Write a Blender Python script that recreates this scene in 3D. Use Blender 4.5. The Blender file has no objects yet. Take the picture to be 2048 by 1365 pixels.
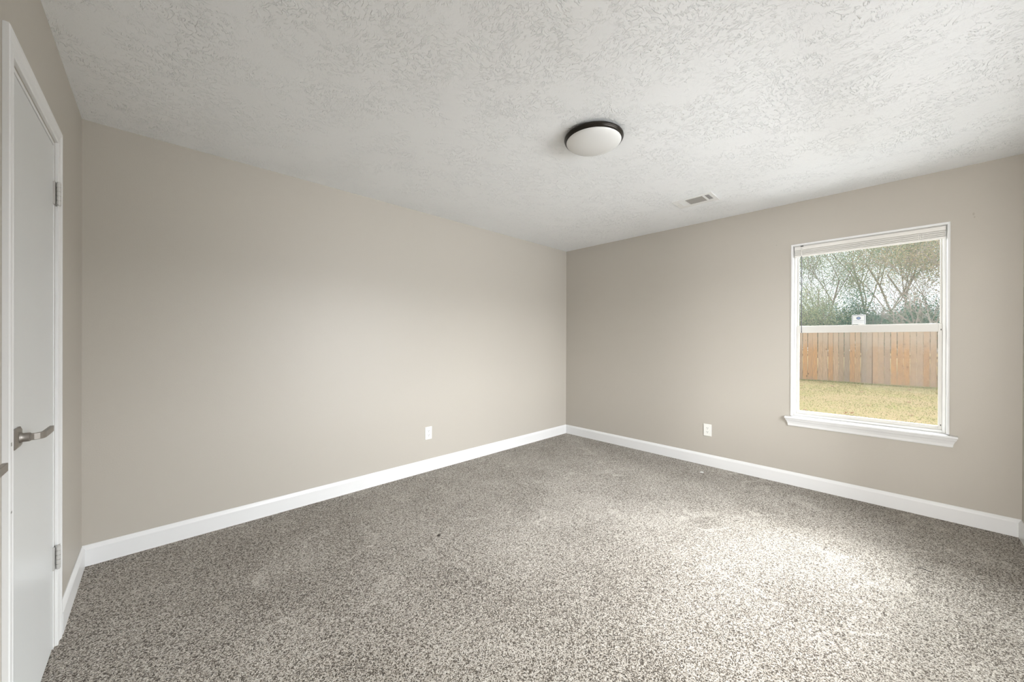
import bpy, bmesh, math, random
from mathutils import Vector, Matrix, noise as mnoise
random.seed(7)
scene = bpy.context.scene
COL = scene.collection
H = 2.44          # ceiling height
L = 4.26          # length of the plain wall (x from -L to 0)
M = 3.63          # length of the window wall (y from -M to 0)
GZ = -0.24        # ground level outside

# ------------------------------------------------------------------ camera
cam_d = bpy.data.cameras.new('camera')
cam = bpy.data.objects.new('camera', cam_d); COL.objects.link(cam)
scene.camera = cam
FPX = 735.65
cam_d.sensor_fit = 'HORIZONTAL'; cam_d.sensor_width = 36.0
cam_d.lens = FPX / 2048 * 36.0
cam_d.clip_start = 0.02; cam_d.clip_end = 300
yaw, pitch, roll = 0.80557, -0.00167, 0.003393
d = Vector((math.cos(pitch)*math.cos(yaw), math.cos(pitch)*math.sin(yaw), math.sin(pitch)))
r = Vector((math.sin(yaw), -math.cos(yaw), 0)); u = r.cross(d)
r2 = math.cos(roll)*r + math.sin(roll)*u; u2 = -math.sin(roll)*r + math.cos(roll)*u
mw = Matrix(((r2.x, u2.x, -d.x, -3.9576), (r2.y, u2.y, -d.y, -3.0673), (r2.z, u2.z, -d.z, 1.2431), (0, 0, 0, 1)))
cam.matrix_world = mw

# ------------------------------------------------------------------ view
scene.view_settings.view_transform = 'Standard'
scene.view_settings.look = 'None'
scene.view_settings.gamma = 1.0
scene.view_settings.use_curve_mapping = False
scene.view_settings.exposure = 0.14

# ------------------------------------------------------------------ sky: overcast, brighter towards the zenith
SKY_H, SKY_Z = 1.2, 3.3
w = bpy.data.worlds.new('sky'); scene.world = w; w.use_nodes = True
nt = w.node_tree; nt.nodes.clear()
tc = nt.nodes.new('ShaderNodeTexCoord'); sx = nt.nodes.new('ShaderNodeSeparateXYZ')
nt.links.new(tc.outputs['Generated'], sx.inputs[0])
mr = nt.nodes.new('ShaderNodeMapRange')
mr.inputs['From Min'].default_value = 0.22; mr.inputs['From Max'].default_value = 0.85
mr.inputs['To Min'].default_value = SKY_H; mr.inputs['To Max'].default_value = SKY_Z
nt.links.new(sx.outputs['Z'], mr.inputs['Value'])
bg = nt.nodes.new('ShaderNodeBackground'); bg.inputs['Color'].default_value = (0.93, 0.96, 1.0, 1)
nt.links.new(mr.outputs[0], bg.inputs['Strength'])
wo = nt.nodes.new('ShaderNodeOutputWorld'); nt.links.new(bg.outputs[0], wo.inputs[0])

def area(name, loc, direction, sx_, sy_, power, col=(1, 1, 1)):
    l = bpy.data.lights.new(name, 'AREA'); l.shape = 'RECTANGLE'; l.size = sx_; l.size_y = sy_
    l.energy = power; l.color = col
    o = bpy.data.objects.new(name, l); COL.objects.link(o); o.location = loc
    o.rotation_euler = Vector(direction).to_track_quat('-Z', 'Y').to_euler()
    return o
# soft sun high behind the thin cloud, on the window side
sun = bpy.data.lights.new('sun', 'SUN'); sun.energy = 1.6; sun.angle = math.radians(38); sun.color = (1.0, 0.98, 0.95)
so = bpy.data.objects.new('sun', sun); COL.objects.link(so); so.location = (6, -4, 12)
so.rotation_euler = Vector((-0.62, 0.16, -0.77)).to_track_quat('-Z', 'Y').to_euler()
# added fill lamps standing in for sky and hall light; all outside the room
COOL = (0.95, 0.98, 1.0); WARM = (1.0, 0.99, 0.965)
area('fill_rear_low', (-1.75, -M-3.0, 1.2), (0, 1, 0), 5.0, 1.2, 370, COOL)
area('fill_rear_high', (-1.75, -M-3.0, 3.2), (0, 1, -0.4), 5.0, 2.0, 940, COOL)
area('fill_yard', (4.2, -2.9, 3.4), (-1, 0, -0.5), 4.5, 1.0, 1350, COOL)
area('fill_side_yard', (2.6, -7.8, 3.2), (-0.45, 0.87, -0.15), 2.4, 1.6, 150, COOL)
area('fill_hall', (-8.1, -3.1, 1.2), (1, 0, 0), 2.0, 2.2, 300, WARM)  # unseen upright lamp added to brighten the window wall
# ------------------------------------------------------------------ material helpers
def mat(name):
    m = bpy.data.materials.new(name); m.use_nodes = True
    n = m.node_tree; b = n.nodes['Principled BSDF']
    return m, n, b
def simple(name, col, rough=0.5, metal=0.0, spec=0.5):
    m, n, b = mat(name)
    b.inputs['Base Color'].default_value = (*col, 1); b.inputs['Roughness'].default_value = rough
    b.inputs['Metallic'].default_value = metal; b.inputs['Specular IOR Level'].default_value = spec
    return m
def N(n, t, **kw):
    x = n.nodes.new(t)
    for k, v in kw.items():
        if k in x.inputs: x.inputs[k].default_value = v
        else: setattr(x, k, v)
    return x
def coords(n, scale=(1, 1, 1)):
    t = n.nodes.new('ShaderNodeTexCoord'); mp = n.nodes.new('ShaderNodeMapping')
    mp.inputs['Scale'].default_value = scale; n.links.new(t.outputs['Object'], mp.inputs[0]); return mp.outputs[0]
def noise(n, vec, scale, detail=2, rough=0.5, dist=0.0):
    x = N(n, 'ShaderNodeTexNoise', Scale=scale, Detail=detail, Roughness=rough, Distortion=dist)
    n.links.new(vec, x.inputs['Vector']); return x.outputs['Fac']
def rng(n, v, a, b, c=0.0, d_=1.0, smooth=False):
    x = N(n, 'ShaderNodeMapRange'); x.inputs['From Min'].default_value = a; x.inputs['From Max'].default_value = b
    x.inputs['To Min'].default_value = c; x.inputs['To Max'].default_value = d_
    if smooth: x.interpolation_type = 'SMOOTHSTEP'
    n.links.new(v, x.inputs['Value']); return x.outputs[0]
def mth(n, op, a, b=None):
    x = n.nodes.new('ShaderNodeMath'); x.operation = op
    for i, v in enumerate((a, b)):
        if v is None: continue
        if isinstance(v, (int, float)): x.inputs[i].default_value = v
        else: n.links.new(v, x.inputs[i])
    return x.outputs[0]
def mixc(n, fac, a, b, blend='MIX'):
    x = n.nodes.new('ShaderNodeMix'); x.data_type = 'RGBA'; x.blend_type = blend
    if isinstance(fac, (int, float)): x.inputs[0].default_value = fac
    else: n.links.new(fac, x.inputs[0])
    for i, v in ((6, a), (7, b)):
        if isinstance(v, tuple): x.inputs[i].default_value = (*v, 1)
        else: n.links.new(v, x.inputs[i])
    return x.outputs[2]
def bump(n, b, h, strength, dist):
    x = N(n, 'ShaderNodeBump', Strength=strength, Distance=dist); n.links.new(h, x.inputs['Height'])
    n.links.new(x.outputs[0], b.inputs['Normal']); return x

# ------------------------------------------------------------------ materials
# wall paint: warm greige eggshell over light orange-peel
m_wall, n, b = mat('wall_paint')
c = coords(n)
b.inputs['Base Color'].default_value = (0.49, 0.455, 0.403, 1)
b.inputs['Roughness'].default_value = 0.46; b.inputs['Specular IOR Level'].default_value = 0.45
h = mth(n, 'ADD', noise(n, c, 160, 2), mth(n, 'MULTIPLY', noise(n, c, 14, 2), 0.6))
bump(n, b, h, 0.25, 0.0012)

# ceiling: white paint over stomp-brush plaster texture
m_ceil, n, b = mat('ceiling_texture')
c = coords(n)
b.inputs['Base Color'].default_value = (0.92, 0.935, 0.95, 1); b.inputs['Roughness'].default_value = 0.55
b.inputs['Specular IOR Level'].default_value = 0.35
wrp = N(n, 'ShaderNodeTexNoise', Scale=5.0, Detail=2.0); n.links.new(c, wrp.inputs['Vector'])
sub = n.nodes.new('ShaderNodeVectorMath'); sub.operation = 'SUBTRACT'; n.links.new(wrp.outputs['Color'], sub.inputs[0]); sub.inputs[1].default_value = (0.5, 0.5, 0.5)
scl = n.nodes.new('ShaderNodeVectorMath'); scl.operation = 'SCALE'; n.links.new(sub.outputs[0], scl.inputs[0]); scl.inputs['Scale'].default_value = 0.12
addv = n.nodes.new('ShaderNodeVectorMath'); addv.operation = 'ADD'; n.links.new(c, addv.inputs[0]); n.links.new(scl.outputs[0], addv.inputs[1])
cw = addv.outputs[0]
def ridged(vec, scale, width, detail=1.0, lac=0.5):
    f = noise(n, vec, scale, detail, lac)
    a = mth(n, 'ABSOLUTE', mth(n, 'SUBTRACT', f, 0.5))
    return rng(n, a, 0.0, width, 1.0, 0.0, True)
mpx = n.nodes.new('ShaderNodeMapping'); mpx.inputs['Scale'].default_value = (1.0, 2.1, 1); mpx.inputs['Rotation'].default_value = (0, 0, 0.5); n.links.new(cw, mpx.inputs[0])
mpy = n.nodes.new('ShaderNodeMapping'); mpy.inputs['Scale'].default_value = (2.1, 1.0, 1); mpy.inputs['Rotation'].default_value = (0, 0, -0.3); n.links.new(cw, mpy.inputs[0])
r1 = ridged(mpx.outputs[0], 27, 0.045, 2.0, 0.5)
r2_ = ridged(mpy.outputs[0], 30, 0.045, 2.0, 0.5)
msk = rng(n, noise(n, c, 2.6, 2), 0.42, 0.6, 0, 1, True)           # which of the two brush directions
brk = rng(n, noise(n, c, 34, 1), 0.40, 0.56, 0, 1, True)           # breaks the ridges up
pat = rng(n, noise(n, c, 5.5, 3, 0.6), 0.38, 0.54, 0.16, 1, True)   # smooth knocked-down islands
ra = mth(n, 'ADD', mth(n, 'MULTIPLY', r1, msk), mth(n, 'MULTIPLY', r2_, mth(n, 'SUBTRACT', 1.0, msk)))
ra = mth(n, 'MULTIPLY', mth(n, 'MULTIPLY', ra, brk), pat)
blob = mth(n, 'MULTIPLY', rng(n, noise(n, cw, 60, 1), 0.58, 0.68, 0, 0.5, True), pat)
hh = mth(n, 'ADD', mth(n, 'MAXIMUM', ra, blob), mth(n, 'MULTIPLY', noise(n, c, 130, 2), 0.10))
bump(n, b, hh, 0.9, 0.0030)

# carpet: speckled beige and brown cut pile
m_carpet, n, b = mat('speckled_carpet')
c = coords(n)
wob = N(n, 'ShaderNodeTexNoise', Scale=30.0, Detail=1.0); n.links.new(c, wob.inputs['Vector'])
wv = n.nodes.new('ShaderNodeVectorMath'); wv.operation = 'SCALE'; n.links.new(wob.outputs['Color'], wv.inputs[0]); wv.inputs['Scale'].default_value = 0.012
wa = n.nodes.new('ShaderNodeVectorMath'); wa.operation = 'ADD'; n.links.new(c, wa.inputs[0]); n.links.new(wv.outputs[0], wa.inputs[1])
mv = n.nodes.new('ShaderNodeMapping'); mv.inputs['Scale'].default_value = (1.0, 1.0, 0.0); n.links.new(wa.outputs[0], mv.inputs[0])
vt = N(n, 'ShaderNodeTexVoronoi', Scale=270.0, Randomness=1.0); n.links.new(mv.outputs[0], vt.inputs['Vector'])
vs_ = n.nodes.new('ShaderNodeSeparateColor'); n.links.new(vt.outputs['Color'], vs_.inputs[0])
lay = rng(n, noise(n, c, 1.7, 4, 0.62), 0.36, 0.62, 0.22, 0.0)        # pile brushed in different directions
trk = rng(n, mth(n, 'ABSOLUTE', mth(n, 'SUBTRACT', noise(n, c, 1.3, 3, 0.55, 0.5), 0.5)), 0.0, 0.022, 0.20, 0.0, True)
trk = mth(n, 'MULTIPLY', trk, rng(n, noise(n, c, 2.6, 1), 0.46, 0.62, 0, 1, True))
bias = mth(n, 'ADD', mth(n, 'SUBTRACT', vs_.outputs[0], mth(n, 'MULTIPLY', lay, 0.8)), trk)
bias = mth(n, 'ADD', bias, mth(n, 'MULTIPLY', mth(n, 'SUBTRACT', noise(n, c, 70, 2, 0.6), 0.5), 0.9))
rc = N(n, 'ShaderNodeValToRGB'); rc.color_ramp.elements[0].position = 0.12; rc.color_ramp.elements[0].color = (0.06, 0.049, 0.038, 1)
rc.color_ramp.elements[1].position = 0.95; rc.color_ramp.elements[1].color = (0.66, 0.62, 0.565, 1)
for p_, q_ in ((0.24, (0.13, 0.105, 0.08, 1)), (0.36, (0.40, 0.355, 0.30, 1)), (0.62, (0.52, 0.475, 0.415, 1))):
    e = rc.color_ramp.elements.new(p_); e.color = q_
n.links.new(bias, rc.inputs[0])
edge = rng(n, vt.outputs['Distance'], 0.35, 0.75, 0.0, 0.45)
col = mixc(n, edge, rc.outputs[0], (0.10, 0.08, 0.06))
sp = mth(n, 'SUBTRACT', 1.0, vt.outputs['Distance'])
n.links.new(col, b.inputs['Base Color'])
b.inputs['Roughness'].default_value = 0.95; b.inputs['Specular IOR Level'].default_value = 0.1
b.inputs['Sheen Weight'].default_value = 0.15
hc = mth(n, 'ADD', mth(n, 'MULTIPLY', sp, 0.6), mth(n, 'ADD', mth(n, 'MULTIPLY', noise(n, c, 14, 2), 0.6), mth(n, 'MULTIPLY', noise(n, c, 90, 2), 0.5)))
bump(n, b, hc, 0.8, 0.006)

m_trim = simple('white_trim_paint', (0.79, 0.79, 0.79), 0.32)
m_door = simple('white_door_paint', (0.69, 0.70, 0.70), 0.30)
m_vinyl = simple('window_vinyl', (0.86, 0.86, 0.84), 0.35)
m_sash = simple('shaded_sash', (0.66, 0.64, 0.60), 0.4)  # grey of the backlit rails put into the sash colour
m_blind = simple('blind_white', (0.80, 0.78, 0.74), 0.4)
m_wand = simple('clear_grey_wand', (0.10, 0.10, 0.12), 0.2)
m_plate = simple('outlet_plastic', (0.85, 0.84, 0.80), 0.3)
m_dark = simple('slot_dark', (0.03, 0.03, 0.028), 0.6)
m_nickel = simple('satin_nickel', (0.36, 0.335, 0.31), 0.42, 1.0)
m_hinge = simple('painted_hinge', (0.62, 0.61, 0.59), 0.35, 0.4)
m_bronze = simple('oil_rubbed_bronze', (0.022, 0.018, 0.014), 0.32, 0.6)
m_opal = simple('frosted_opal_glass', (0.80, 0.80, 0.79), 0.22)
m_vent = simple('vent_enamel', (0.84, 0.84, 0.83), 0.4)
m_ventdark = simple('vent_interior', (0.06, 0.058, 0.055), 0.7)
m_stick = simple('sticker_white', (0.82, 0.84, 0.84), 0.4)
m_navy = simple('sticker_navy', (0.05, 0.08, 0.20), 0.4)
m_ltblue = simple('sticker_blue', (0.30, 0.42, 0.62), 0.4)
m_print = simple('sticker_print', (0.22, 0.24, 0.30), 0.5)
m_filler = simple('wall_filler', (0.42, 0.38, 0.33), 0.8)

# window glass; a faint translucent veil puts in the exposure haze
m_glass = bpy.data.materials.new('window_glass'); m_glass.use_nodes = True
n = m_glass.node_tree; n.nodes.clear()
tr = N(n, 'ShaderNodeBsdfTransparent'); tr.inputs[0].default_value = (0.96, 0.975, 0.97, 1)
gl = N(n, 'ShaderNodeBsdfGlossy'); gl.inputs['Roughness'].default_value = 0.03
df = N(n, 'ShaderNodeBsdfTranslucent'); df.inputs[0].default_value = (0.9, 0.93, 0.95, 1)
fr = N(n, 'ShaderNodeFresnel'); fr.inputs['IOR'].default_value = 1.08      # low index keeps the added hall lamp's reflection faint
mx = N(n, 'ShaderNodeMixShader'); n.links.new(fr.outputs[0], mx.inputs[0]); n.links.new(tr.outputs[0], mx.inputs[1]); n.links.new(gl.outputs[0], mx.inputs[2])
mx2 = N(n, 'ShaderNodeMixShader'); mx2.inputs[0].default_value = 0.006
n.links.new(mx.outputs[0], mx2.inputs[1]); n.links.new(df.outputs[0], mx2.inputs[2])
ou = N(n, 'ShaderNodeOutputMaterial'); n.links.new(mx2.outputs[0], ou.inputs[0])

# lawn
m_grass, n, b = mat('winter_lawn')
c = coords(n)
f1 = rng(n, noise(n, c, 0.9, 4, 0.65), 0.38, 0.62)
f2 = rng(n, noise(n, c, 22, 3, 0.7), 0.3, 0.7)
col = mixc(n, f1, (0.30, 0.235, 0.115), (0.22, 0.22, 0.065))
col = mixc(n, f2, col, (0.38, 0.28, 0.17))
n.links.new(col, b.inputs['Base Color']); b.inputs['Roughness'].default_value = 0.95; b.inputs['Specular IOR Level'].default_value = 0.1
bump(n, b, noise(n, c, 60, 3, 0.7), 0.8, 0.03)
m_blade, n, b = mat('grass_blades')
g = n.nodes.new('ShaderNodeNewGeometry')
rp = N(n, 'ShaderNodeValToRGB'); rp.color_ramp.elements[0].color = (0.30, 0.24, 0.13, 1); rp.color_ramp.elements[1].color = (0.17, 0.20, 0.05, 1)
n.links.new(g.outputs['Random Per Island'], rp.inputs[0]); n.links.new(rp.outputs[0], b.inputs['Base Color']); b.inputs['Roughness'].default_value = 0.9

# cedar pickets
m_picket, n, b = mat('cedar_picket')
g = n.nodes.new('ShaderNodeNewGeometry'); c = coords(n)
rp = N(n, 'ShaderNodeValToRGB'); cr = rp.color_ramp
cr.elements[0].position = 0.0; cr.elements[0].color = (0.40, 0.225, 0.105, 1)
for p, q in ((0.22, (0.47, 0.25, 0.095, 1)), (0.42, (0.37, 0.25, 0.155, 1)), (0.60, (0.46, 0.27, 0.14, 1)), (0.78, (0.27, 0.215, 0.16, 1)), (0.9, (0.44, 0.26, 0.12, 1))):
    e = cr.elements.new(p); e.color = q
cr.elements[-1].color = (0.40, 0.29, 0.20, 1)
n.links.new(g.outputs['Random Per Island'], rp.inputs[0])
cs = n.nodes.new('ShaderNodeVectorMath'); cs.operation = 'ADD'; n.links.new(c, cs.inputs[0])
cb = n.nodes.new('ShaderNodeCombineXYZ'); n.links.new(mth(n, 'MULTIPLY', g.outputs['Random Per Island'], 37.0), cb.inputs[2]); n.links.new(cb.outputs[0], cs.inputs[1])
mp = n.nodes.new('ShaderNodeMapping'); mp.inputs['Scale'].default_value = (1, 1, 0.07); n.links.new(cs.outputs[0], mp.inputs[0])
gr = rng(n, noise(n, mp.outputs[0], 60, 4, 0.6, 0.6), 0.32, 0.62, 0.0, 0.65)
col = mixc(n, gr, rp.outputs[0], (0.22, 0.15, 0.10))
mp2 = n.nodes.new('ShaderNodeMapping'); mp2.inputs['Scale'].default_value = (0, 1.0, 0.6); n.links.new(cs.outputs[0], mp2.inputs[0])
vo = N(n, 'ShaderNodeTexVoronoi', Scale=5.5, Randomness=1.0); n.links.new(mp2.outputs[0], vo.inputs['Vector'])
kn = rng(n, vo.outputs['Distance'], 0.09, 0.17, 0.8, 0.0, True)
col = mixc(n, kn, col, (0.16, 0.085, 0.04))
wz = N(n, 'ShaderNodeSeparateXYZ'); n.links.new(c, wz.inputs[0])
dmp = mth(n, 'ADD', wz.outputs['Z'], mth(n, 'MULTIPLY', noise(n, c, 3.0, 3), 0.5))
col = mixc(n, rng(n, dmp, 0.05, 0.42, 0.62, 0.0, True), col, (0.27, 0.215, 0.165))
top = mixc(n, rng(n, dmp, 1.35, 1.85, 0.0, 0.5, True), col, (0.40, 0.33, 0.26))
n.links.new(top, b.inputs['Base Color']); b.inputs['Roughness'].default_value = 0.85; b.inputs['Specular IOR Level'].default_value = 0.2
m_post = simple('weathered_rail', (0.25, 0.18, 0.12), 0.85)

def leafmat(name, a, b_, c_):
    m, n, b = mat(name); g = n.nodes.new('ShaderNodeNewGeometry')
    rp = N(n, 'ShaderNodeValToRGB'); rp.color_ramp.elements[0].color = (*a, 1); rp.color_ramp.elements[1].color = (*c_, 1)
    e = rp.color_ramp.elements.new(0.55); e.color = (*b_, 1)
    n.links.new(g.outputs['Random Per Island'], rp.inputs[0]); n.links.new(rp.outputs[0], b.inputs['Base Color'])
    b.inputs['Roughness'].default_value = 0.55; b.inputs['Specular IOR Level'].default_value = 0.35
    tl_ = N(n, 'ShaderNodeBsdfTranslucent'); n.links.new(rp.outputs[0], tl_.inputs[0])
    mx_ = N(n, 'ShaderNodeMixShader'); mx_.inputs[0].default_value = 0.35
    n.links.new(b.outputs[0], mx_.inputs[1]); n.links.new(tl_.outputs[0], mx_.inputs[2])
    n.links.new(mx_.outputs[0], n.nodes['Material Output'].inputs[0])
    return m
m_leaf_sage = leafmat('leaf_sage', (0.22, 0.28, 0.18), (0.32, 0.36, 0.24), (0.48, 0.48, 0.27))
m_leaf_mid = leafmat('leaf_mid', (0.17, 0.26, 0.16), (0.28, 0.35, 0.23), (0.50, 0.48, 0.26))
m_leaf_dark = leafmat('leaf_dark', (0.06, 0.14, 0.09), (0.11, 0.21, 0.13), (0.24, 0.31, 0.17))
m_leaf_brown = leafmat('leaf_brown', (0.22, 0.27, 0.15), (0.42, 0.32, 0.22), (0.55, 0.48, 0.28))
m_bark = simple('grey_bark', (0.30, 0.255, 0.21), 0.9)
m_bark_pale = simple('pale_twig', (0.36, 0.31, 0.26), 0.9)
m_dead = leafmat('fallen_leaf', (0.20, 0.09, 0.04), (0.26, 0.13, 0.07), (0.34, 0.2, 0.12))
m_thread = simple('black_thread', (0.01, 0.01, 0.01), 0.8)
m_scrap = simple('white_paper', (0.85, 0.85, 0.83), 0.7)
m_lint = simple('dark_lint', (0.05, 0.04, 0.035), 0.9)
m_siding = simple('exterior_siding', (0.45, 0.42, 0.38), 0.8)

# ------------------------------------------------------------------ mesh helpers
def link(name, bm, m, parent=None, bevel=0.0, smooth=False, seg=2):
    me = bpy.data.meshes.new(name); bmesh.ops.recalc_face_normals(bm, faces=bm.faces[:])
    bm.to_mesh(me); bm.free()
    for mm in (m if isinstance(m, (list, tuple)) else [m]): me.materials.append(mm)
    if smooth:
        for p in me.polygons: p.use_smooth = True
    o = bpy.data.objects.new(name, me); COL.objects.link(o)
    if parent: o.parent = parent
    if bevel:
        bv = o.modifiers.new('bevel', 'BEVEL'); bv.width = bevel; bv.segments = seg; bv.limit_method = 'ANGLE'
    return o
def B(*boxes):
    bm = bmesh.new()
    for bx in boxes: box(bm, *bx)
    return bm
def box(bm, x0, y0, z0, x1, y1, z1):
    x0, x1 = sorted((x0, x1)); y0, y1 = sorted((y0, y1)); z0, z1 = sorted((z0, z1))
    v = [bm.verts.new(p) for p in ((x0, y0, z0), (x1, y0, z0), (x1, y1, z0), (x0, y1, z0), (x0, y0, z1), (x1, y0, z1), (x1, y1, z1), (x0, y1, z1))]
    for f in ((0, 3, 2, 1), (4, 5, 6, 7), (0, 1, 5, 4), (1, 2, 6, 5), (2, 3, 7, 6), (3, 0, 4, 7)): bm.faces.new([v[i] for i in f])
def prism(bm, pts, vec):
    """closed polygon pts swept by vec"""
    a = [bm.verts.new(p) for p in pts]; b_ = [bm.verts.new(Vector(p) + Vector(vec)) for p in pts]
    k = len(pts); bm.faces.new(a[::-1]); bm.faces.new(b_)
    for i in range(k): bm.faces.new((a[i], a[(i+1) % k], b_[(i+1) % k], b_[i]))
def loft(bm, rings, caps=True):
    vs = [[bm.verts.new(p) for p in rr] for rr in rings]; k = len(rings[0])
    for a, b_ in zip(vs, vs[1:]):
        for i in range(k): bm.faces.new((a[i], a[(i+1) % k], b_[(i+1) % k], b_[i]))
    if caps: bm.faces.new(vs[0][::-1]); bm.faces.new(vs[-1])
def lathe(bm, prof, cx, cy, seg=96, close_ends=True):
    rings = []
    for rr, z in prof:
        rings.append([(cx + rr*math.cos(2*math.pi*i/seg), cy + rr*math.sin(2*math.pi*i/seg), z) for i in range(seg)])
    loft(bm, rings, close_ends)
def tube(bm, pts, radii, seg=6, cap=True):
    rings = []
    pts = [Vector(p) for p in pts]
    for i, p in enumerate(pts):
        t = (pts[min(i+1, len(pts)-1)] - pts[max(i-1, 0)])
        t = t.normalized() if t.length > 1e-9 else Vector((0, 0, 1))
        a = t.orthogonal().normalized() if i == 0 else (a_prev - t*a_prev.dot(t)).normalized()
        a_prev = a; bb = t.cross(a)
        rings.append([p + radii[i]*(math.cos(2*math.pi*k/seg)*a + math.sin(2*math.pi*k/seg)*bb) for k in range(seg)])
    loft(bm, rings, cap)
def struct(o): o['kind'] = 'structure'; return o
def tag(o, label, cat, group=None):
    o['label'] = label; o['category'] = cat
    if group: o['group'] = group
    return o
def empty(name, loc=(0, 0, 0)):
    o = bpy.data.objects.new(name, None); COL.objects.link(o); o.location = loc; o.empty_display_size = 0.1
    return o
def kid(name, bm, m, root, **kw):
    """bm in world coordinates -> child of root"""
    bm.transform(Matrix.Translation(-root.matrix_basis.translation)); return link(name, bm, m, root, **kw)

# ------------------------------------------------------------------ room shell
T = 0.14
struct(link('floor', B((-L-T, -M-T, -0.15, T, T, 0), (-8.2, -4.3, -0.15, -L-T, -1.2, 0)), m_carpet))
struct(link('ceiling', B((-L-T, -M-T, H, T, T, H+0.12), (-8.2, -4.3, H, -L-T, -1.2, H+0.12)), m_ceil))
HY0, HY1 = -3.50, -2.70                       # open doorway added behind the camera to let fill light in
struct(link('wall_added_hall', B((-8.3, -4.4, 0, -8.2, -1.1, H), (-8.2, -4.4, 0, -L-T, -4.3, H), (-8.2, -1.2, 0, -L-T, -1.1, H), (-L-T-0.02, -4.3, 0, -L-T, -M-T, H)), m_wall))  # unseen hall shell added around the fill lamp, keeps sky light out
struct(link('wall_back', B((-L-T, 0, 0, T, T, H)), m_wall))
D1a, D1b, DT = -1.352, -0.725, 2.03           # closet door opening
struct(link('wall_left', B((-L-T, -M, 0, -L, HY0, H), (-L-T, HY0, DT, -L, HY1, H), (-L-T, HY1, 0, -L, -2.22, H), (-L-T, -2.22, DT, -L, -1.64, H), (-L-T, -1.64, 0, -L, D1a, H), (-L-T, D1a, DT, -L, D1b, H), (-L-T, D1b, 0, -L, 0, H)), m_wall))
# window wall
WY0, WY1, WZ0, WZ1 = -3.331, -2.440, 0.600, 2.078
struct(link('wall_right', B((0, -M, 0, T, WY0, H), (0, WY1, 0, T, 0, H), (0, WY0, 0, T, WY1, WZ0-0.02), (0, WY0, WZ1, T, WY1, H)), m_wall))
RX0, RX1, RZ0, RZ1 = -2.65, -0.85, 0.60, 2.078  # opening for the added rear window
struct(link('wall_front', B((-L-T, -M-T, 0, RX0, -M, H), (RX1, -M-T, 0, T, -M, H), (RX0, -M-T, 0, RX1, -M, RZ0), (RX0, -M-T, RZ1, RX1, -M, H)), m_wall))

# baseboards (profiled, small bevelled cap)
BH, BT = 0.113, 0.014
prof = [(0, 0), (BT, 0), (BT, BH-0.022), (BT-0.003, BH-0.014), (BT-0.008, BH-0.004), (0.003, BH), (0, BH)]
def base(name, p0, p1, nrm):
    bm = bmesh.new(); n_ = Vector(nrm); p0 = Vector(p0); p1 = Vector(p1)
    prism(bm, [p0 + n_*a + Vector((0, 0, z)) for a, z in prof], p1-p0)
    return struct(link(name, bm, m_trim))
base('baseboard_back', (-L+0.002, -0.0005, 0), (-0.0005, -0.0005, 0), (0, -1, 0))
base('baseboard_right', (-0.0005, -M+0.002, 0), (-0.0005, -BT-0.0008, 0), (-1, 0, 0))
base('baseboard_left', (-L+0.0005, D1b+0.075, 0), (-L+0.0005, -BT-0.0008, 0), (1, 0, 0))
base('baseboard_front', (-L+0.002, -M+0.0005, 0), (-BT-0.0008, -M+0.0005, 0), (0, 1, 0))

# ------------------------------------------------------------------ doors
def lever_set(root, ry, rz, length, x=-L+0.0002):
    bm = bmesh.new()
    # square rose with a bevelled face
    s = 0.030
    loft(bm, [[(x, ry-s, rz-s), (x, ry+s, rz-s), (x, ry+s, rz+s), (x, ry-s, rz+s)],
              [(x+0.003, ry-s, rz-s), (x+0.003, ry+s, rz-s), (x+0.003, ry+s, rz+s), (x+0.003, ry-s, rz+s)],
              [(x+0.008, ry-s+0.009, rz-s+0.009), (x+0.008, ry+s-0.009, rz-s+0.009), (x+0.008, ry+s-0.009, rz+s-0.009), (x+0.008, ry-s+0.009, rz+s-0.009)]])
    hd = kid('door_handle', bm, m_nickel, root)
    bm = bmesh.new(); tube(bm, [(x+0.0075, ry, rz), (x+0.011, ry, rz), (x+0.013, ry, rz), (x+0.0255, ry, rz), (x+0.0257, ry, rz), (x+0.0275, ry, rz)], [0.017, 0.0145, 0.0132, 0.0132, 0.0115, 0.0115], 28)
    nk = kid('neck', bm, m_nickel, root, smooth=True); nk.parent = hd
    es = nk.modifiers.new('split', 'EDGE_SPLIT'); es.split_angle = math.radians(40)
    bm = bmesh.new()
    # flat bar: leaves the neck, turns the elbow and runs along the door
    path = [(0.0270, -0.001), (0.033, -0.0005), (0.0375, 0.001), (0.0415, 0.0035), (0.0450, 0.0075), (0.0475, 0.0130), (0.0490, 0.0200), (0.0500, length*0.6), (0.0500, length)]
    rings = []
    for k, (o_, yy) in enumerate(path):
        p0 = path[max(k-1, 0)]; p1 = path[min(k+1, len(path)-1)]
        t_ = Vector((p1[0]-p0[0], p1[1]-p0[1])).normalized(); nx_, ny_ = -t_.y*0.0045, t_.x*0.0045
        hw = 0.0100 if k < len(path)-1 else 0.0095
        rings.append([(x+o_-nx_, ry+yy-ny_, rz-hw), (x+o_+nx_, ry+yy+ny_, rz-hw), (x+o_+nx_, ry+yy+ny_, rz+hw), (x+o_-nx_, ry+yy-ny_, rz+hw)])
    loft(bm, rings)
    lv = kid('lever', bm, m_nickel, root, bevel=0.0012); lv.parent = hd
    return hd
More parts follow.
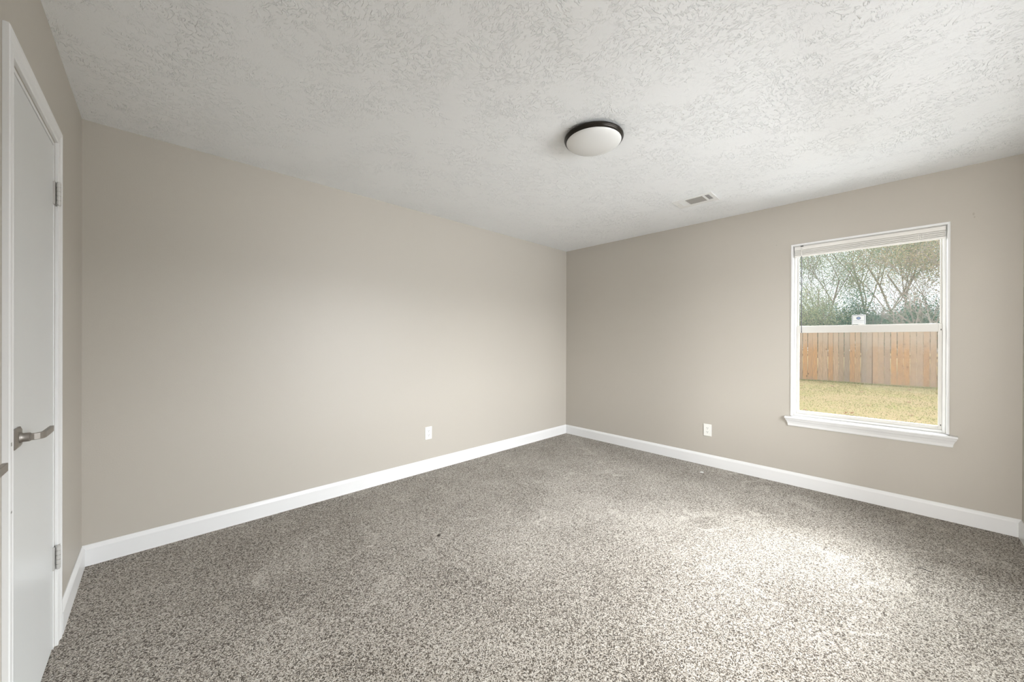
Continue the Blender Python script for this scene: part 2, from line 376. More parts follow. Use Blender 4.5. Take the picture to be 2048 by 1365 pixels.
def hinge(root, y, z, mtl, x=-L):
    bm = bmesh.new(); hh_ = 0.089
    box(bm, x-0.001, y-0.016, z-hh_/2, x+0.0045, y-0.001, z+hh_/2)
    box(bm, x+0.0125, y+0.008, z-hh_/2, x+0.0150, y+0.024, z+hh_/2)
    for i in range(5):
        z0 = z-hh_/2 + i*hh_/5
        tube(bm, [(x+0.012, y+0.003, z0+0.0007), (x+0.012, y+0.003, z0+hh_/5-0.0007)], [0.0068, 0.0068], 14)
    tube(bm, [(x+0.012, y+0.003, z-hh_/2-0.004), (x+0.012, y+0.003, z+hh_/2+0.004)], [0.0045, 0.0045], 10)
    return kid('hinge', bm, mtl, root)
def casing(root, y0, y1, zt, wdt=0.060):
    """colonial casing round an opening y0..y1, top zt, on the left wall"""
    pr = [(0.0, 0.0), (0.008, 0.0), (0.010, 0.006), (0.0085, 0.012), (0.0085, 0.030), (0.011, 0.040), (0.0135, 0.046), (0.0135, wdt-0.004), (0.011, wdt), (0.0, wdt)]
    bm = bmesh.new()
    def sec(y, z, dy, dz): return [(-L+0.0003+a, y+dy*o_, z+dz*o_) for a, o_ in pr]
    k = 0.004
    loft(bm, [sec(y0-k, 0.0, -1, 0), sec(y0-k, zt+k, -1, 1), sec(y1+k, zt+k, 1, 1), sec(y1+k, 0.0, 1, 0)])
    return kid('casing', bm, m_trim, root)
def door(name, y0, y1, hinges):
    root = struct(empty(name, (-L, (y0+y1)/2, 0)))
    # jamb lining
    g_ = 0.0006
    kid('jamb', B((-L-T+0.01, y0+g_, 0, -L-0.0, y0+0.014, DT-g_), (-L-T+0.01, y1-0.014, 0, -L-0.0, y1-g_, DT-g_), (-L-T+0.01, y0+0.014, DT-0.014, -L-0.0, y1-0.014, DT-g_), (-L-0.060, y0+0.014, 0, -L-0.045, y1-0.014, DT-0.014)), m_trim, root, bevel=0.001)
    kid('door_panel', B((-L-0.036, y0+0.0165, 0.012, -L-0.001, y1-0.0165, DT-0.0175)), m_door, root, bevel=0.0015)
    casing(root, y0, y1, DT)
    for z in hinges: hinge(root, y1-0.0155, z, m_hinge)
    return root
d1 = door('door_1', D1a, D1b, (1.825, 0.365))
lever_set(d1, -1.278, 0.950, 0.122)
d2 = door('door_2', -2.22, -1.64, (1.825, 0.365))
lever_set(d2, -1.785, 0.950, 0.122)
# scuffs left by the neighbouring handle on the casing
for zz, hh_ in ((0.955, 0.010), (0.77, 0.006)):
    kid('scuff_mark', B((-L+0.0138, -1.409, zz-hh_/2, -L+0.01395, -1.397, zz+hh_/2)), simple('scuff_grey', (0.38, 0.37, 0.35), 0.8), d1)

# ------------------------------------------------------------------ window 1
W = struct(empty('window_1', (0.05, (WY0+WY1)/2, WZ0)))
ym = (WY0+WY1)/2
# thin painted liner / casing lip round the recess
lw = 0.016
lip = [(-0.006, 0.0), (-0.006, -0.010), (-0.004, -0.014), (0.0, -0.015), (0.0, 0.0)]
bm = bmesh.new()
lt = 0.013
pr = [(-0.007, 0.0), (-0.0075, 0.004), (-0.007, lt+0.003), (-0.0002, lt+0.003), (-0.0002, lt), (0.080, lt), (0.080, 0.0)]
# pr: (x, outward offset from inner opening)
iy0, iy1, iz1 = WY0+lt, WY1-lt, WZ1-lt
def sec(y, z, dy, dz): return [(a, y+dy*o_, z+dz*o_) for a, o_ in pr]
pr = [(-0.007, 0.0), (-0.0075, 0.005), (-0.006, 0.0125), (0.080, 0.0125), (0.080, 0.0)]
loft(bm, [sec(iy0, WZ0, -1, 0), sec(iy0, iz1, -1, 1), sec(iy1, iz1, 1, 1), sec(iy1, WZ0, 1, 0)])
kid('casing', bm, m_trim, W)
# stool with horns and an eased nose, and the apron beneath
bm = bmesh.new()
nose = [(-0.0005, 0.576), (-0.036, 0.576), (-0.041, 0.579), (-0.0425, 0.585), (-0.041, 0.5905), (-0.036, 0.5935), (-0.0005, 0.5935)]
prism(bm, [(a, WY0-0.036, z) for a, z in nose], (0, (WY1-WY0)+0.072, 0))
box(bm, -0.001, WY0+0.001, 0.5815, 0.079, WY1-0.001, 0.5935)
kid('window_sill', bm, m_trim, W)
bm = bmesh.new()
ap = [(-0.0005, 0.513), (-0.010, 0.513), (-0.013, 0.518), (-0.015, 0.534), (-0.022, 0.553), (-0.030, 0.566), (-0.032, 0.5755), (-0.0005, 0.5755)]
ends = []
for sgn, yb in ((-1, WY0), (1, WY1)):
    # returns mitre: the further the profile stands out the further the end reaches
    ends.append([(a, yb + sgn*(0.004 + (-a)*0.9), z) for a, z in ap])
loft(bm, ends)
kid('apron', bm, m_trim, W)
# vinyl frame
F0, F1 = 0.072, 0.138
bm = B((F0, WY0+0.0135, 0.594, F1, WY0+0.0145+0.0145, WZ1-0.0135), (F0, WY1-0.029, 0.594, F1, WY1-0.0135, WZ1-0.0135), (F0, WY0+0.029, WZ1-0.048, F1, WY1-0.029, WZ1-0.0135), (F0, WY0+0.029, 0.594, F1, WY1-0.029, 0.612))
kid('window_frame', bm, m_vinyl, W, bevel=0.002)
y0, y1 = WY0+0.0295, WY1-0.0295
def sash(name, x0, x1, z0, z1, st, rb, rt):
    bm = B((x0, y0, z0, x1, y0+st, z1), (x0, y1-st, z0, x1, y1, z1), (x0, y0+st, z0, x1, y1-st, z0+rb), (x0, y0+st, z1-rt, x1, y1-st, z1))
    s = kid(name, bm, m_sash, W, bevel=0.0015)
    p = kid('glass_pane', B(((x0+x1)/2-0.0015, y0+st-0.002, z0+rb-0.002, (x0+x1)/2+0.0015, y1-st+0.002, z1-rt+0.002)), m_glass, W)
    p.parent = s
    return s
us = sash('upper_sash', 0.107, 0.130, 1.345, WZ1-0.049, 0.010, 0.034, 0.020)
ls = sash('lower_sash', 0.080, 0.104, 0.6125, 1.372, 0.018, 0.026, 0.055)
# sash lock on the meeting rail and the two tilt latches
bm = B((0.0795, -2.905, 1.372, 0.100, -2.835, 1.377)); tube(bm, [(0.09, -2.872, 1.3765), (0.09, -2.872, 1.384)], [0.011, 0.010], 16)
box(bm, 0.0775, -2.900, 1.3785, 0.0875, -2.868, 1.3845)
kid('sash_lock', bm, m_vinyl, W, bevel=0.001)
for yy in (y0+0.030, y1-0.055):
    kid('tilt_latch', B((0.0785, yy, 1.372, 0.098, yy+0.028, 1.3765)), m_vinyl, W, bevel=0.001)
for zz in (1.325, 0.640):
    kid('screw_hole', B((0.0795, y0+0.004, zz, 0.0805, y0+0.008, zz+0.012)), m_dark, W)

# security sticker on the upper pane
stk = tag(empty('window_sticker', (0.1165, -2.862, 1.383)), 'small square white security sticker with a navy border and oval badge on the window pane', 'sticker')
sx0 = 0.1163
def srect(x, ya, za, yb, zb): return (x, ya, za, x+0.0002, yb, zb)
ya, yb, za, zb = -2.905, -2.823, 1.3830, 1.4600
kid('backing', B(srect(sx0, ya, za, yb, zb)), m_stick, stk)
kid('border', B(srect(sx0-0.0003, ya+0.006, zb-0.0065, yb-0.004, zb-0.0045), srect(sx0-0.0003, ya+0.006, za+0.002, ya+0.008, zb-0.0065), srect(sx0-0.0003, yb-0.0060, za+0.002, yb-0.004, zb-0.0065)), m_navy, stk)
def disc(x, cy, cz, ry_, rz_, seg=32):
    bm = bmesh.new(); prism(bm, [(x, cy+ry_*math.cos(2*math.pi*i/seg), cz+rz_*math.sin(2*math.pi*i/seg)) for i in range(seg)], (0.0002, 0, 0)); return bm
kid('badge', disc(sx0-0.0003, -2.863, 1.432, 0.0130, 0.0115), m_navy, stk)
bm = disc(sx0-0.0006, -2.863, 1.432, 0.0095, 0.0065); kid('badge_centre', bm, m_ltblue, stk)
bm = disc(sx0-0.0009, -2.859, 1.431, 0.002, 0.002); bm2 = disc(sx0-0.0009, -2.867, 1.431, 0.002, 0.002)
me_ = bpy.data.meshes.new('t'); bm2.to_mesh(me_); bm2.free(); bm.from_mesh(me_); kid('badge_mark', bm, m_navy, stk)
rows = []
for zc_, hh_, step in ((1.4500, 0.0012, 0.0042), (1.4120, 0.0036, 0.0046), (1.4020, 0.0014, 0.0036), (1.3950, 0.0014, 0.0036)):
    yv = yb-0.012
    rows = []
    while yv > ya+0.014:
        wd = step*random.uniform(0.55, 0.85); rows.append(srect(sx0-0.0003, yv-wd, zc_-hh_/2, yv, zc_+hh_/2)); yv -= step
    kid('lettering', B(*rows), m_print, stk)

# raised mini blind
bl = tag(empty('mini_blind', (0.05, ym, 2.06)), 'white mini blind raised into a slim stack at the window head', 'blind')
by0, by1 = iy0+0.004, iy1-0.004
zt = iz1-0.0015
kid('headrail', B((0.038, by0, zt-0.031, 0.066, by1, zt)), m_blind, bl, bevel=0.002)
boxes = []
zz = zt-0.033
for i in range(15):
    boxes.append((0.0400+0.0006*(i % 3), by0+0.004, zz-0.0019, 0.0645+0.0006*(i % 2), by1-0.004, zz)); zz -= 0.0023 if i not in (4, 9) else 0.0046
kid('slat_stack', B(*boxes), m_blind, bl)
kid('bottom_rail', B((0.0400, by0+0.003, zz-0.017, 0.0650, by1-0.003, zz-0.002)), m_blind, bl, bevel=0.002)
for yy in (by1-0.12, ym, by0+0.12):
    bm = bmesh.new(); box(bm, 0.0370, yy-0.012, zt-0.034, 0.0385, yy-0.009, zz-0.012); box(bm, 0.0370, yy+0.009, zt-0.034, 0.0385, yy+0.012, zz-0.012)
    box(bm, 0.0370, yy-0.0015, zt-0.034, 0.0385, yy+0.0015, zz-0.016)
    kid('ladder_tape', bm, m_blind, bl)
wy = -2.508
bm = bmesh.new(); tube(bm, [(0.034, wy, zt-0.016), (0.0335, wy, zt-0.085)], [0.0035, 0.0038], 8)
kid('wand_sleeve', bm, m_blind, bl)
bm = bmesh.new(); tube(bm, [(0.0335, wy, zt-0.085), (0.0335, wy-0.001, 1.33)], [0.0028, 0.0028], 8); tube(bm, [(0.0335, wy-0.001, 1.332), (0.0335, wy-0.001, 1.318)], [0.0028, 0.0042], 8)
kid('tilt_wand', bm, m_wand, bl)
bm = B((0.022, wy-0.012, iz1-0.006, 0.037, wy+0.006, iz1-0.0005)); kid('bracket', bm, m_dark, bl)

# ------------------------------------------------------------------ added rear window (unseen, lets the fill lamps light the room)
W2 = struct(empty('added_rear_window', ((RX0+RX1)/2, -M, RZ0)))
fr_ = [(RX0+0.001, -M-0.10, RZ0+0.001, RX0+0.04, -M-0.04, RZ1-0.001), (RX1-0.04, -M-0.10, RZ0+0.001, RX1-0.001, -M-0.04, RZ1-0.001), (RX0+0.04, -M-0.10, RZ0+0.001, RX1-0.04, -M-0.04, RZ0+0.04),
       (RX0+0.04, -M-0.10, RZ1-0.04, RX1-0.04, -M-0.04, RZ1-0.001), (-1.775, -M-0.10, RZ0+0.04, -1.725, -M-0.04, RZ1-0.04)]
kid('window_frame', B(*fr_), m_vinyl, W2, bevel=0.002)
kid('window_sill', B((RX0-0.03, -M+0.0005, RZ0-0.022, RX1+0.03, -M+0.035, RZ0-0.002)), m_trim, W2, bevel=0.003)

# ------------------------------------------------------------------ outlets
def outlet(root, c_, ax, out):
    """ax: horizontal unit along wall, out: unit out of the wall"""
    ax = Vector(ax); out = Vector(out); up = Vector((0, 0, 1)); c0 = Vector(c_)
    def slab(w_, h_, d0, d1, dz=0, da=0, inset=0.0):
        bm_ = bmesh.new(); rr = []
        for dd, s in ((d0, 0), (d1-inset, 0), (d1, inset)):
            rr.append([c0+ax*(da+sa*(w_/2-s))+up*(dz+sz*(h_/2-s))+out*dd for sa, sz in ((-1, -1), (1, -1), (1, 1), (-1, 1))])
        loft(bm_, rr); return bm_
    kid('cover_plate', slab(0.072, 0.118, 0.0004, 0.0060, inset=0.002), m_plate, root)
    for dz in (0.0195, -0.0195):
        bm_ = bmesh.new(); seg = 28; pts = []
        for i in range(seg):
            a = 2*math.pi*i/seg; pts.append(c0+ax*(0.0170*math.cos(a))+up*(dz+max(-0.0135, min(0.0135, 0.0175*math.sin(a))))+out*0.006)
        prism(bm_, pts, out*0.0012)
        so_ = kid('socket', bm_, m_plate, root)
        bm_ = bmesh.new()
        def hole(da, dz_, w_, h_):
            q = [c0+ax*(da+sa*w_/2)+up*(dz+dz_+sz*h_/2)+out*0.0072 for sa, sz in ((-1, -1), (1, -1), (1, 1), (-1, 1))]
            prism(bm_, q, out*0.0003)
        hole(-0.0064, 0.0035, 0.0028, 0.0085); hole(0.0064, 0.0035, 0.0028, 0.0080); hole(0, -0.0070, 0.0052, 0.0052)
        sl = kid('slots', bm_, m_dark, root); sl.parent = so_
    bm_ = bmesh.new(); prism(bm_, [c0+ax*0.0022*math.cos(k*math.pi/5)+up*0.0022*math.sin(k*math.pi/5)+out*0.006 for k in range(10)], out*0.0006)
    kid('screw', bm_, m_hinge, root)
o1 = tag(empty('wall_outlet', (-2.110, 0, 0.361)), 'white duplex outlet low on the long wall left of the room corner', 'outlet')
outlet(o1, (-2.110, 0, 0.361), (1, 0, 0), (0, -1, 0))
o2 = tag(empty('wall_outlet', (0, -1.773, 0.354)), 'white duplex outlet low on the window wall left of the window', 'outlet')
outlet(o2, (0, -1.773, 0.354), (0, 1, 0), (-1, 0, 0))

# filled curtain-rod holes in the window wall
for (yy, zz, ww, lab) in ((-2.335, 2.096, 0.006, 'pinhole patch in the wall just left of the window head'), (-3.431, 2.106, 0.010, 'small grey screw-hole patch in the wall above right of the window')):
    bm = bmesh.new(); prism(bm, [(-0.0001, yy+ww*0.5*math.cos(k*math.pi/5), zz+ww*math.sin(k*math.pi/5)) for k in range(10)], (-0.0006, 0, 0))
    if ww > 0.008: prism(bm, [(-0.0001, yy-0.004+ww*0.4*math.cos(k*math.pi/5), zz-0.022+ww*0.6*math.sin(k*math.pi/5)) for k in range(10)], (-0.0006, 0, 0))
    tag(link('screw_hole', bm, m_filler), lab, 'wall hole')

# ------------------------------------------------------------------ ceiling light
LC = (-2.127, -1.843)
cl = tag(empty('ceiling_light', (*LC, H)), 'round flush ceiling light with dark bronze rim and frosted white dome', 'ceiling light')
bm = bmesh.new()
lathe(bm, [(0.1479, H-0.0004), (0.1612, H-0.008), (0.1688, H-0.014), (0.1693, H-0.020), (0.1673, H-0.025), (0.1647, H-0.0265), (0.1642, H-0.030), (0.1622, H-0.033), (0.1601, H-0.0338), (0.1591, H-0.0365), (0.1571, H-0.037), (0.1561, H-0.034), (0.1550, H-0.018)], *LC, seg=128)
kid('rim', bm, m_bronze, cl, smooth=True)
bm = bmesh.new(); pf = [(0.1575, H-0.033)]
for i in range(1, 15):
    a = i/15*math.pi/2; pf.append((0.1575*math.cos(a), H-0.033-0.038*math.sin(a)))
pf.append((0.001, H-0.071))
lathe(bm, pf, *LC, seg=96); kid('glass_shade', bm, m_opal, cl, smooth=True)

# ------------------------------------------------------------------ ceiling supply register
VY0, VY1, VX0, VX1 = -2.045, -1.733, -0.772, -0.565
vn = tag(empty('ceiling_vent', ((VX0+VX1)/2, (VY0+VY1)/2, H)), 'white three-way air register set in the ceiling near the window wall', 'vent')
z0, z1 = H-0.0075, H-0.0003
cx0, cx1 = -0.745, -0.616
sec_ = [(-1.822, -1.776), (-1.965, -1.830), (-2.016, -1.982)]
fb = [(VX0, VY0, z0, cx0, VY1, z1), (cx1, VY0, z0, VX1, VY1, z1), (cx0, sec_[0][1], z0, cx1, VY1, z1), (cx0, sec_[1][1], z0, cx1, sec_[0][0], z1), (cx0, sec_[2][1], z0, cx1, sec_[1][0], z1), (cx0, VY0, z0, cx1, sec_[2][0], z1)]
kid('face_plate', B(*fb), m_vent, vn, bevel=0.001)
kid('duct_recess', B((cx0-0.004, VY0+0.01, H-0.0018, cx1+0.004, VY1-0.01, H-0.0004)), m_ventdark, vn)
def louvre(bm, a, b_, tilt, across):
    """slim tilted blade between a and b_ (points), tilt direction vector"""
    a = Vector(a); b_ = Vector(b_); t = Vector(tilt); dn = Vector((0, 0, -0.005)) ; th = t.normalized()*0.0008
    prism(bm, [a, a+th, a+t+dn+th, a+t+dn], b_-a)
bm = bmesh.new()
for i in range(7):
    yy = sec_[0][0]+0.003+i*0.0064; louvre(bm, (cx0, yy, H-0.0022), (cx1, yy, H-0.0022), (0, 0.0062, 0), None)
kid('louvre_bank', bm, m_vent, vn)
bm = bmesh.new()
for i in range(13):
    xx = cx0+0.004+i*0.0100; louvre(bm, (xx, sec_[1][0], H-0.0022), (xx, sec_[1][1], H-0.0022), (0.004, 0, 0), None)
kid('louvre_bank', bm, simple('vent_grey_blade', (0.42, 0.40, 0.37), 0.5), vn)
bm = bmesh.new()
for i in range(4):
    yy = sec_[2][0]+0.004+i*0.0090; box(bm, cx0, yy, z0+0.0006, cx1, yy+0.0020, z0+0.0020)
kid('louvre_bank', bm, m_vent, vn)
for yy in (VY0+0.014, VY1-0.014):
    bm = bmesh.new(); tube(bm, [((VX0+VX1)/2, yy, z0+0.0005), ((VX0+VX1)/2, yy, z0-0.0015)], [0.003, 0.0022], 10)
    kid('screw', bm, m_hinge, vn)

# ------------------------------------------------------------------ small litter on the carpet
bm = bmesh.new(); tube(bm, [(-0.958, -3.158, 0.004), (-0.950, -3.172, 0.006), (-0.952, -3.186, 0.004), (-0.960, -3.198, 0.005), (-0.955, -3.208, 0.004)], [0.0016]*5, 6)
tag(link('thread', bm, m_thread), 'short black thread lying on the carpet below the window', 'thread')
bm = bmesh.new(); tube(bm, [(-0.27, -1.795, 0.003), (-0.262, -1.807, 0.006), (-0.252, -1.822, 0.003)], [0.003, 0.005, 0.003], 6)
tag(link('paper_scrap', bm, m_scrap), 'tiny white paper scrap on the carpet beside the window-wall baseboard', 'paper scrap')
bm = bmesh.new(); bmesh.ops.create_icosphere(bm, subdivisions=2, radius=0.011)
for v in bm.verts: v.co.z = v.co.z*0.35+0.003; v.co.x += -2.671+0.004*math.sin(v.co.y*300); v.co.y += -1.065
tag(link('lint', bm, m_lint), 'small dark lint ball on the carpet in front of the long wall', 'lint')

# ------------------------------------------------------------------ outdoors: ground
bm = bmesh.new()
nx, ny = 60, 70
gx0, gx1, gy0, gy1 = T+0.005, 70.0, -45.0, 40.0
grid = []
for i in range(nx+1):
    row = []
    for j in range(ny+1):
        x = gx0+(gx1-gx0)*(i/nx)**1.7; y = gy0+(gy1-gy0)*j/ny
        row.append(bm.verts.new((x, y, GZ + (0.03*mnoise.noise(Vector((x*0.5, y*0.5, 0))) if x > 1 else 0))))
    grid.append(row)
for i in range(nx):
    for j in range(ny): bm.faces.new((grid[i][j], grid[i+1][j], grid[i+1][j+1], grid[i][j+1]))
lawn = link('lawn', bm, m_grass); struct(lawn)
bounce_slab = struct(link('bounce_slab', B((T+0.01, -8.0, GZ-0.05, 3.5, 2.0, GZ+0.05)), simple('bounce_pale', (0.40, 0.39, 0.38), 0.9), bevel=0.01))  # unseen pale slab added to bounce light up onto the ceiling
# short blades, thicker along the fence foot
bm = bmesh.new()
def gz(x, y): return GZ + 0.03*mnoise.noise(Vector((x*0.5, y*0.5, 0)))
rg = random.Random(3)
for i in range(42000):
    x = rg.uniform(3.6, 13.93) if i % 6 else 13.9-abs(rg.gauss(0, 0.10)); y = rg.uniform(-7.5, 2.5)
    if x > 13.9: x = 13.9
    z = gz(x, y)-0.004; a = rg.uniform(0, 6.28); hh_ = rg.uniform(0.018, 0.045)*(1.5 if x > 13.7 else 1); wd = 0.006
    lx, ly = rg.gauss(0, 0.02), rg.gauss(0, 0.02)
    v = [bm.verts.new((x-wd*math.cos(a), y-wd*math.sin(a), z)), bm.verts.new((x+wd*math.cos(a), y+wd*math.sin(a), z)), bm.verts.new((x+lx, y+ly, z+hh_))]
    bm.faces.new(v)
me = bpy.data.meshes.new('lawn_grass'); bm.to_mesh(me); bm.free(); me.materials.append(m_blade)
go = bpy.data.objects.new('lawn_grass', me); COL.objects.link(go); go['kind'] = 'stuff'
tag(go, 'short winter grass growing on the lawn before the fence', 'grass')

# ------------------------------------------------------------------ fence
FX = 14.0
fence = tag(empty('wooden_fence', (FX, -2.0, GZ)), 'tall reddish cedar picket fence closing the lawn outside the window', 'fence')
rp_ = random.Random(11)
y = -12.0; FT = GZ+1.83
while y < 8.0:
    bm = bmesh.new()
    yend = y+2.4
    box(bm, 0, 0, 0, 0.001, 0.001, 0.001); bm.clear()
    while y < yend-0.05:
        w_ = 0.138; gap = rp_.choice((0.005, 0.008, 0.011, 0.014, 0.016)); zt_ = FT+rp_.uniform(-0.006, 0.006); lean = rp_.uniform(-0.004, 0.004)
        z0_ = GZ+0.02+rp_.uniform(-0.005, 0.01); e = 0.022; x0_ = FX-0.016+rp_.uniform(-0.002, 0.002)
        pts = [(x0_, y, z0_), (x0_, y+w_, z0_), (x0_, y+w_+lean, zt_-e), (x0_, y+w_-e+lean, zt_), (x0_, y+e+lean, zt_), (x0_, y+lean, zt_-e)]
        prism(bm, pts, (0.016, 0, 0)); y += w_+gap
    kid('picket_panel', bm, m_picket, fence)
    kid('fence_post', B((FX+0.045, yend-0.045, GZ-0.3, FX+0.135, yend+0.045, FT-0.03)), m_post, fence)
    for zz in (GZ+0.28, GZ+0.92, GZ+1.56):
        kid('fence_rail', B((FX+0.004, yend-2.4, zz, FX+0.042, yend, zz+0.085)), m_post, fence)

# ------------------------------------------------------------------ fallen leaves
def leaf_mesh(s, curl):
    bm = bmesh.new(); pts = []
    out_ = [(0, -1), (0.35, -0.75), (0.75, -0.8), (0.6, -0.3), (1.0, 0.05), (0.5, 0.2), (0.45, 0.7), (0.15, 0.6), (0, 1.0), (-0.15, 0.6), (-0.5, 0.7), (-0.45, 0.2), (-1.0, 0.0), (-0.6, -0.35), (-0.7, -0.8), (-0.3, -0.7)]
    c_ = bm.verts.new((0, 0, 0.004))
    vs = [bm.verts.new((a*s, b_*s, 0.004+curl*s*(a*a+b_*b_*0.6))) for a, b_ in out_]
    for i in range(len(vs)): bm.faces.new((c_, vs[i], vs[(i+1) % len(vs)]))
    return bm
spots = [(6.015, -2.39, .05, 0.75), (6.112, -2.481, .05, 0.9), (7.88, -2.65, .05, 0.4), (6.0, -1.74, .045, 0.6), (12.1, -1.64, .07, 0.5), (12.6, -3.39, .075, 0.5), (12.9, -2.1, .07, 0.3), (11.6, -0.9, .06, 0.4), (10.8, -2.4, .06, 0.3), (12.3, -3.9, .06, 0.5), (13.3, -1.2, .06, 0.4), (9.2, -3.3, .05, 0.4), (6.9, -3.3, .045, 0.4)]
proto = None
for i, (x, y, s, cu) in enumerate(spots):
    bm = leaf_mesh(s, cu); o = link('fallen_leaf', bm, m_dead); o.location = (x, y, gz(x, y)+0.006)
    o.rotation_euler = (0.0 if i > 1 else (0.5 if i else -0.4), (0.25 if i < 2 else 0), i*1.9)
    if i < 2: o.location.z += 0.03
    lab = ('curled brown leaf on the lawn nearest the window sill, left one of a pair' if i == 0 else 'curled brown leaf on the lawn nearest the window sill, right one of a pair') if i < 2 else 'dry brown leaf lying flat on the lawn towards the fence'
    tag(o, lab, 'leaf', None if i < 2 else 'dry leaves scattered on the lawn')

# ------------------------------------------------------------------ trees beyond the fence
def branchy(rn, base, h_, levels, spread, r0, trunks=1, lean=0.12):
    """returns list of polylines (pts, radii) and tips"""
    lines, tips = [], []
    def grow(p, dirv, ln, rad, lev):
        pts, rr = [p], [rad]; segs = 4; dcur = dirv.normalized()
        for s in range(segs):
            dcur = (dcur + Vector((rn.gauss(0, .16), rn.gauss(0, .16), rn.gauss(0.03, .1)))).normalized()
            p = p + dcur*ln/segs; pts.append(p); rr.append(rad*(1-0.45*(s+1)/segs))
            if lev > 0 and s > 0:
                for _ in range(rn.choice((1, 2)) if lev > 1 else 2):
                    az = rn.uniform(0, 2*math.pi); side = Vector((math.cos(az), math.sin(az), rn.uniform(-0.1, 0.6)))
                    grow(p, (dcur*0.75 + side*spread), ln*rn.uniform(0.5, 0.72), rr[-1]*0.6, lev-1)
            if lev <= 1: tips.append(p)
        lines.append((pts, rr))
    for t in range(trunks):
        a = 2*math.pi*t/max(1, trunks)+rn.random()
        grow(Vector(base)+Vector((0.1*math.cos(a), 0.1*math.sin(a), 0)), Vector((lean*math.cos(a), lean*math.sin(a), 1)), h_*0.55, r0, levels)
    return lines, tips
def tree(name, label, cat, base, h_, mleaf, mbark, seed, nleaf, ls_=0.06, spread=0.75, levels=3, trunks=1, lean=0.12, clump=0.35, low=0.0, group=None):
    rn = random.Random(seed)
    lines, tips = branchy(rn, base, h_, levels, spread, h_*0.0055+0.009, trunks, lean)
    root = tag(empty(name, base), label, cat, group)
    bm = bmesh.new()
    for pts, rr in lines: tube(bm, pts, [max(q, 0.006) for q in rr], 5, False)
    me = bpy.data.meshes.new('branches'); bm.transform(Matrix.Translation(-Vector(base))); bm.to_mesh(me); bm.free(); me.materials.append(mbark)
    o = bpy.data.objects.new('branches', me); COL.objects.link(o); o.parent = root
    if nleaf:
        vs, fs = [], []
        bx, by, bz = base
        for i in range(nleaf):
            t = rn.choice(tips)
            p = t + Vector((rn.gauss(0, clump), rn.gauss(0, clump), rn.gauss(0, clump*0.8)))
            if p.z < bz+low or p.z < GZ: continue
            s = ls_*rn.uniform(0.6, 1.3)
            nrm = Vector((rn.gauss(0, 1), rn.gauss(0, 1), rn.gauss(0.5, 1))).normalized(); a = nrm.orthogonal().normalized(); b_ = nrm.cross(a); k = rn.uniform(0, 6.28)
            a, b_ = a*math.cos(k)+b_*math.sin(k), b_*math.cos(k)-a*math.sin(k)
            p = p-Vector(base); q = len(vs)
            vs += [p-a*s, p+b_*s*0.45+nrm*s*0.12, p+a*s, p-b_*s*0.45+nrm*s*0.12]; fs.append((q, q+1, q+2, q+3))
        me = bpy.data.meshes.new('foliage'); me.from_pydata([tuple(v) for v in vs], [], fs); me.update(); me.materials.append(mleaf)
        o = bpy.data.objects.new('foliage', me); COL.objects.link(o); o.parent = root
    return root
TR = 'trees beyond the fence'
tree('leafy_tree', 'pale sage-green bushy tree at the left edge of the window view', 'tree', (18.2, 0.9, GZ), 3.9, m_leaf_sage, m_bark, 1, 24000, 0.034, 0.75, 3, 3, 0.5, 0.28, group=TR)
tree('leafy_tree', 'thin airy tree with bright sky showing between its twigs left of centre', 'tree', (22.5, -0.3, GZ), 8.8, m_leaf_mid, m_bark, 2, 15000, 0.036, 0.5, 3, 2, 0.2, 0.36, low=1.6, group=TR)
tree('leafy_tree', 'slender grey-trunked tree rising behind the middle of the window view', 'tree', (27.0, -2.6, GZ), 12.0, m_leaf_mid, m_bark, 5, 36000, 0.046, 0.6, 3, 2, 0.25, 0.55, low=2.6, group=TR)
tree('leafy_tree', 'dense green canopy tree right of centre beyond the fence', 'tree', (22.0, -4.0, GZ), 9.6, m_leaf_mid, m_bark, 8, 46000, 0.038, 0.6, 3, 2, 0.25, 0.48, low=2.4, group=TR)
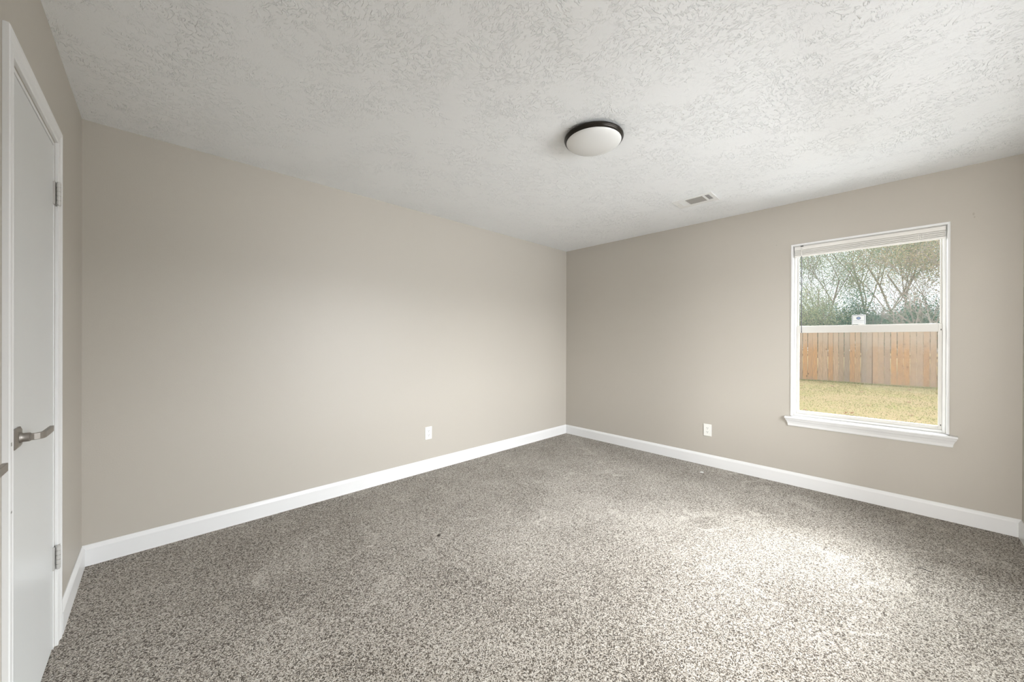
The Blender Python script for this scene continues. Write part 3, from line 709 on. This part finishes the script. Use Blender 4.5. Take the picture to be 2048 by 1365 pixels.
tree('leafy_tree', 'brown-tinged tree with tangled pale branches at the right edge of the window view', 'tree', (18.0, -4.9, GZ), 6.4, m_leaf_brown, m_bark_pale, 12, 18000, 0.032, 0.6, 3, 3, 0.3, 0.36, low=1.9, group=TR)
tree('leafy_tree', 'tall green tree behind the right edge of the window view', 'tree', (27.0, -8.5, GZ), 11.5, m_leaf_sage, m_bark, 14, 16000, 0.065, 0.6, 3, 2, 0.25, 0.55, low=2.0, group=TR)
tree('leafy_tree', 'broad sage tree standing left of the window view', 'tree', (23.0, 5.0, GZ), 8.0, m_leaf_sage, m_bark, 21, 14000, 0.06, 0.6, 3, 2, 0.3, 0.5, low=1.5, group=TR)
tree('leafy_tree', 'mid-green tree standing right of the window view', 'tree', (20.0, -10.5, GZ), 8.0, m_leaf_mid, m_bark, 22, 14000, 0.06, 0.6, 3, 2, 0.3, 0.5, low=1.5, group=TR)
SH = 'dark evergreen shrubs behind the fence'
tree('evergreen_shrub', 'dark green shrub behind the fence left of the window sticker', 'shrub', (19.3, -0.95, GZ), 3.1, m_leaf_dark, m_bark, 31, 18000, 0.036, 0.6, 2, 4, 0.4, 0.26, group=SH)
tree('evergreen_shrub', 'tallest dark green shrub behind the fence right of the window sticker', 'shrub', (18.0, -2.2, GZ), 3.6, m_leaf_dark, m_bark, 32, 22000, 0.036, 0.6, 2, 4, 0.4, 0.27, group=SH)
tree('evergreen_shrub', 'low dark green shrub behind the fence under the canopy tree', 'shrub', (19.6, -3.5, GZ), 2.9, m_leaf_dark, m_bark, 33, 18000, 0.036, 0.6, 2, 4, 0.4, 0.27, group=SH)
tree('evergreen_shrub', 'dark green shrub behind the fence among bare twigs at right', 'shrub', (20.2, -5.3, GZ), 3.2, m_leaf_dark, m_bark, 34, 18000, 0.036, 0.6, 2, 4, 0.4, 0.27, group=SH)
tree('bare_bush', 'leafless bush of pale twigs behind the fence at the lower right of the window view', 'bush', (16.0, -4.1, GZ), 4.0, None, m_bark_pale, 41, 0, 0.05, 0.6, 2, 5, 0.40)
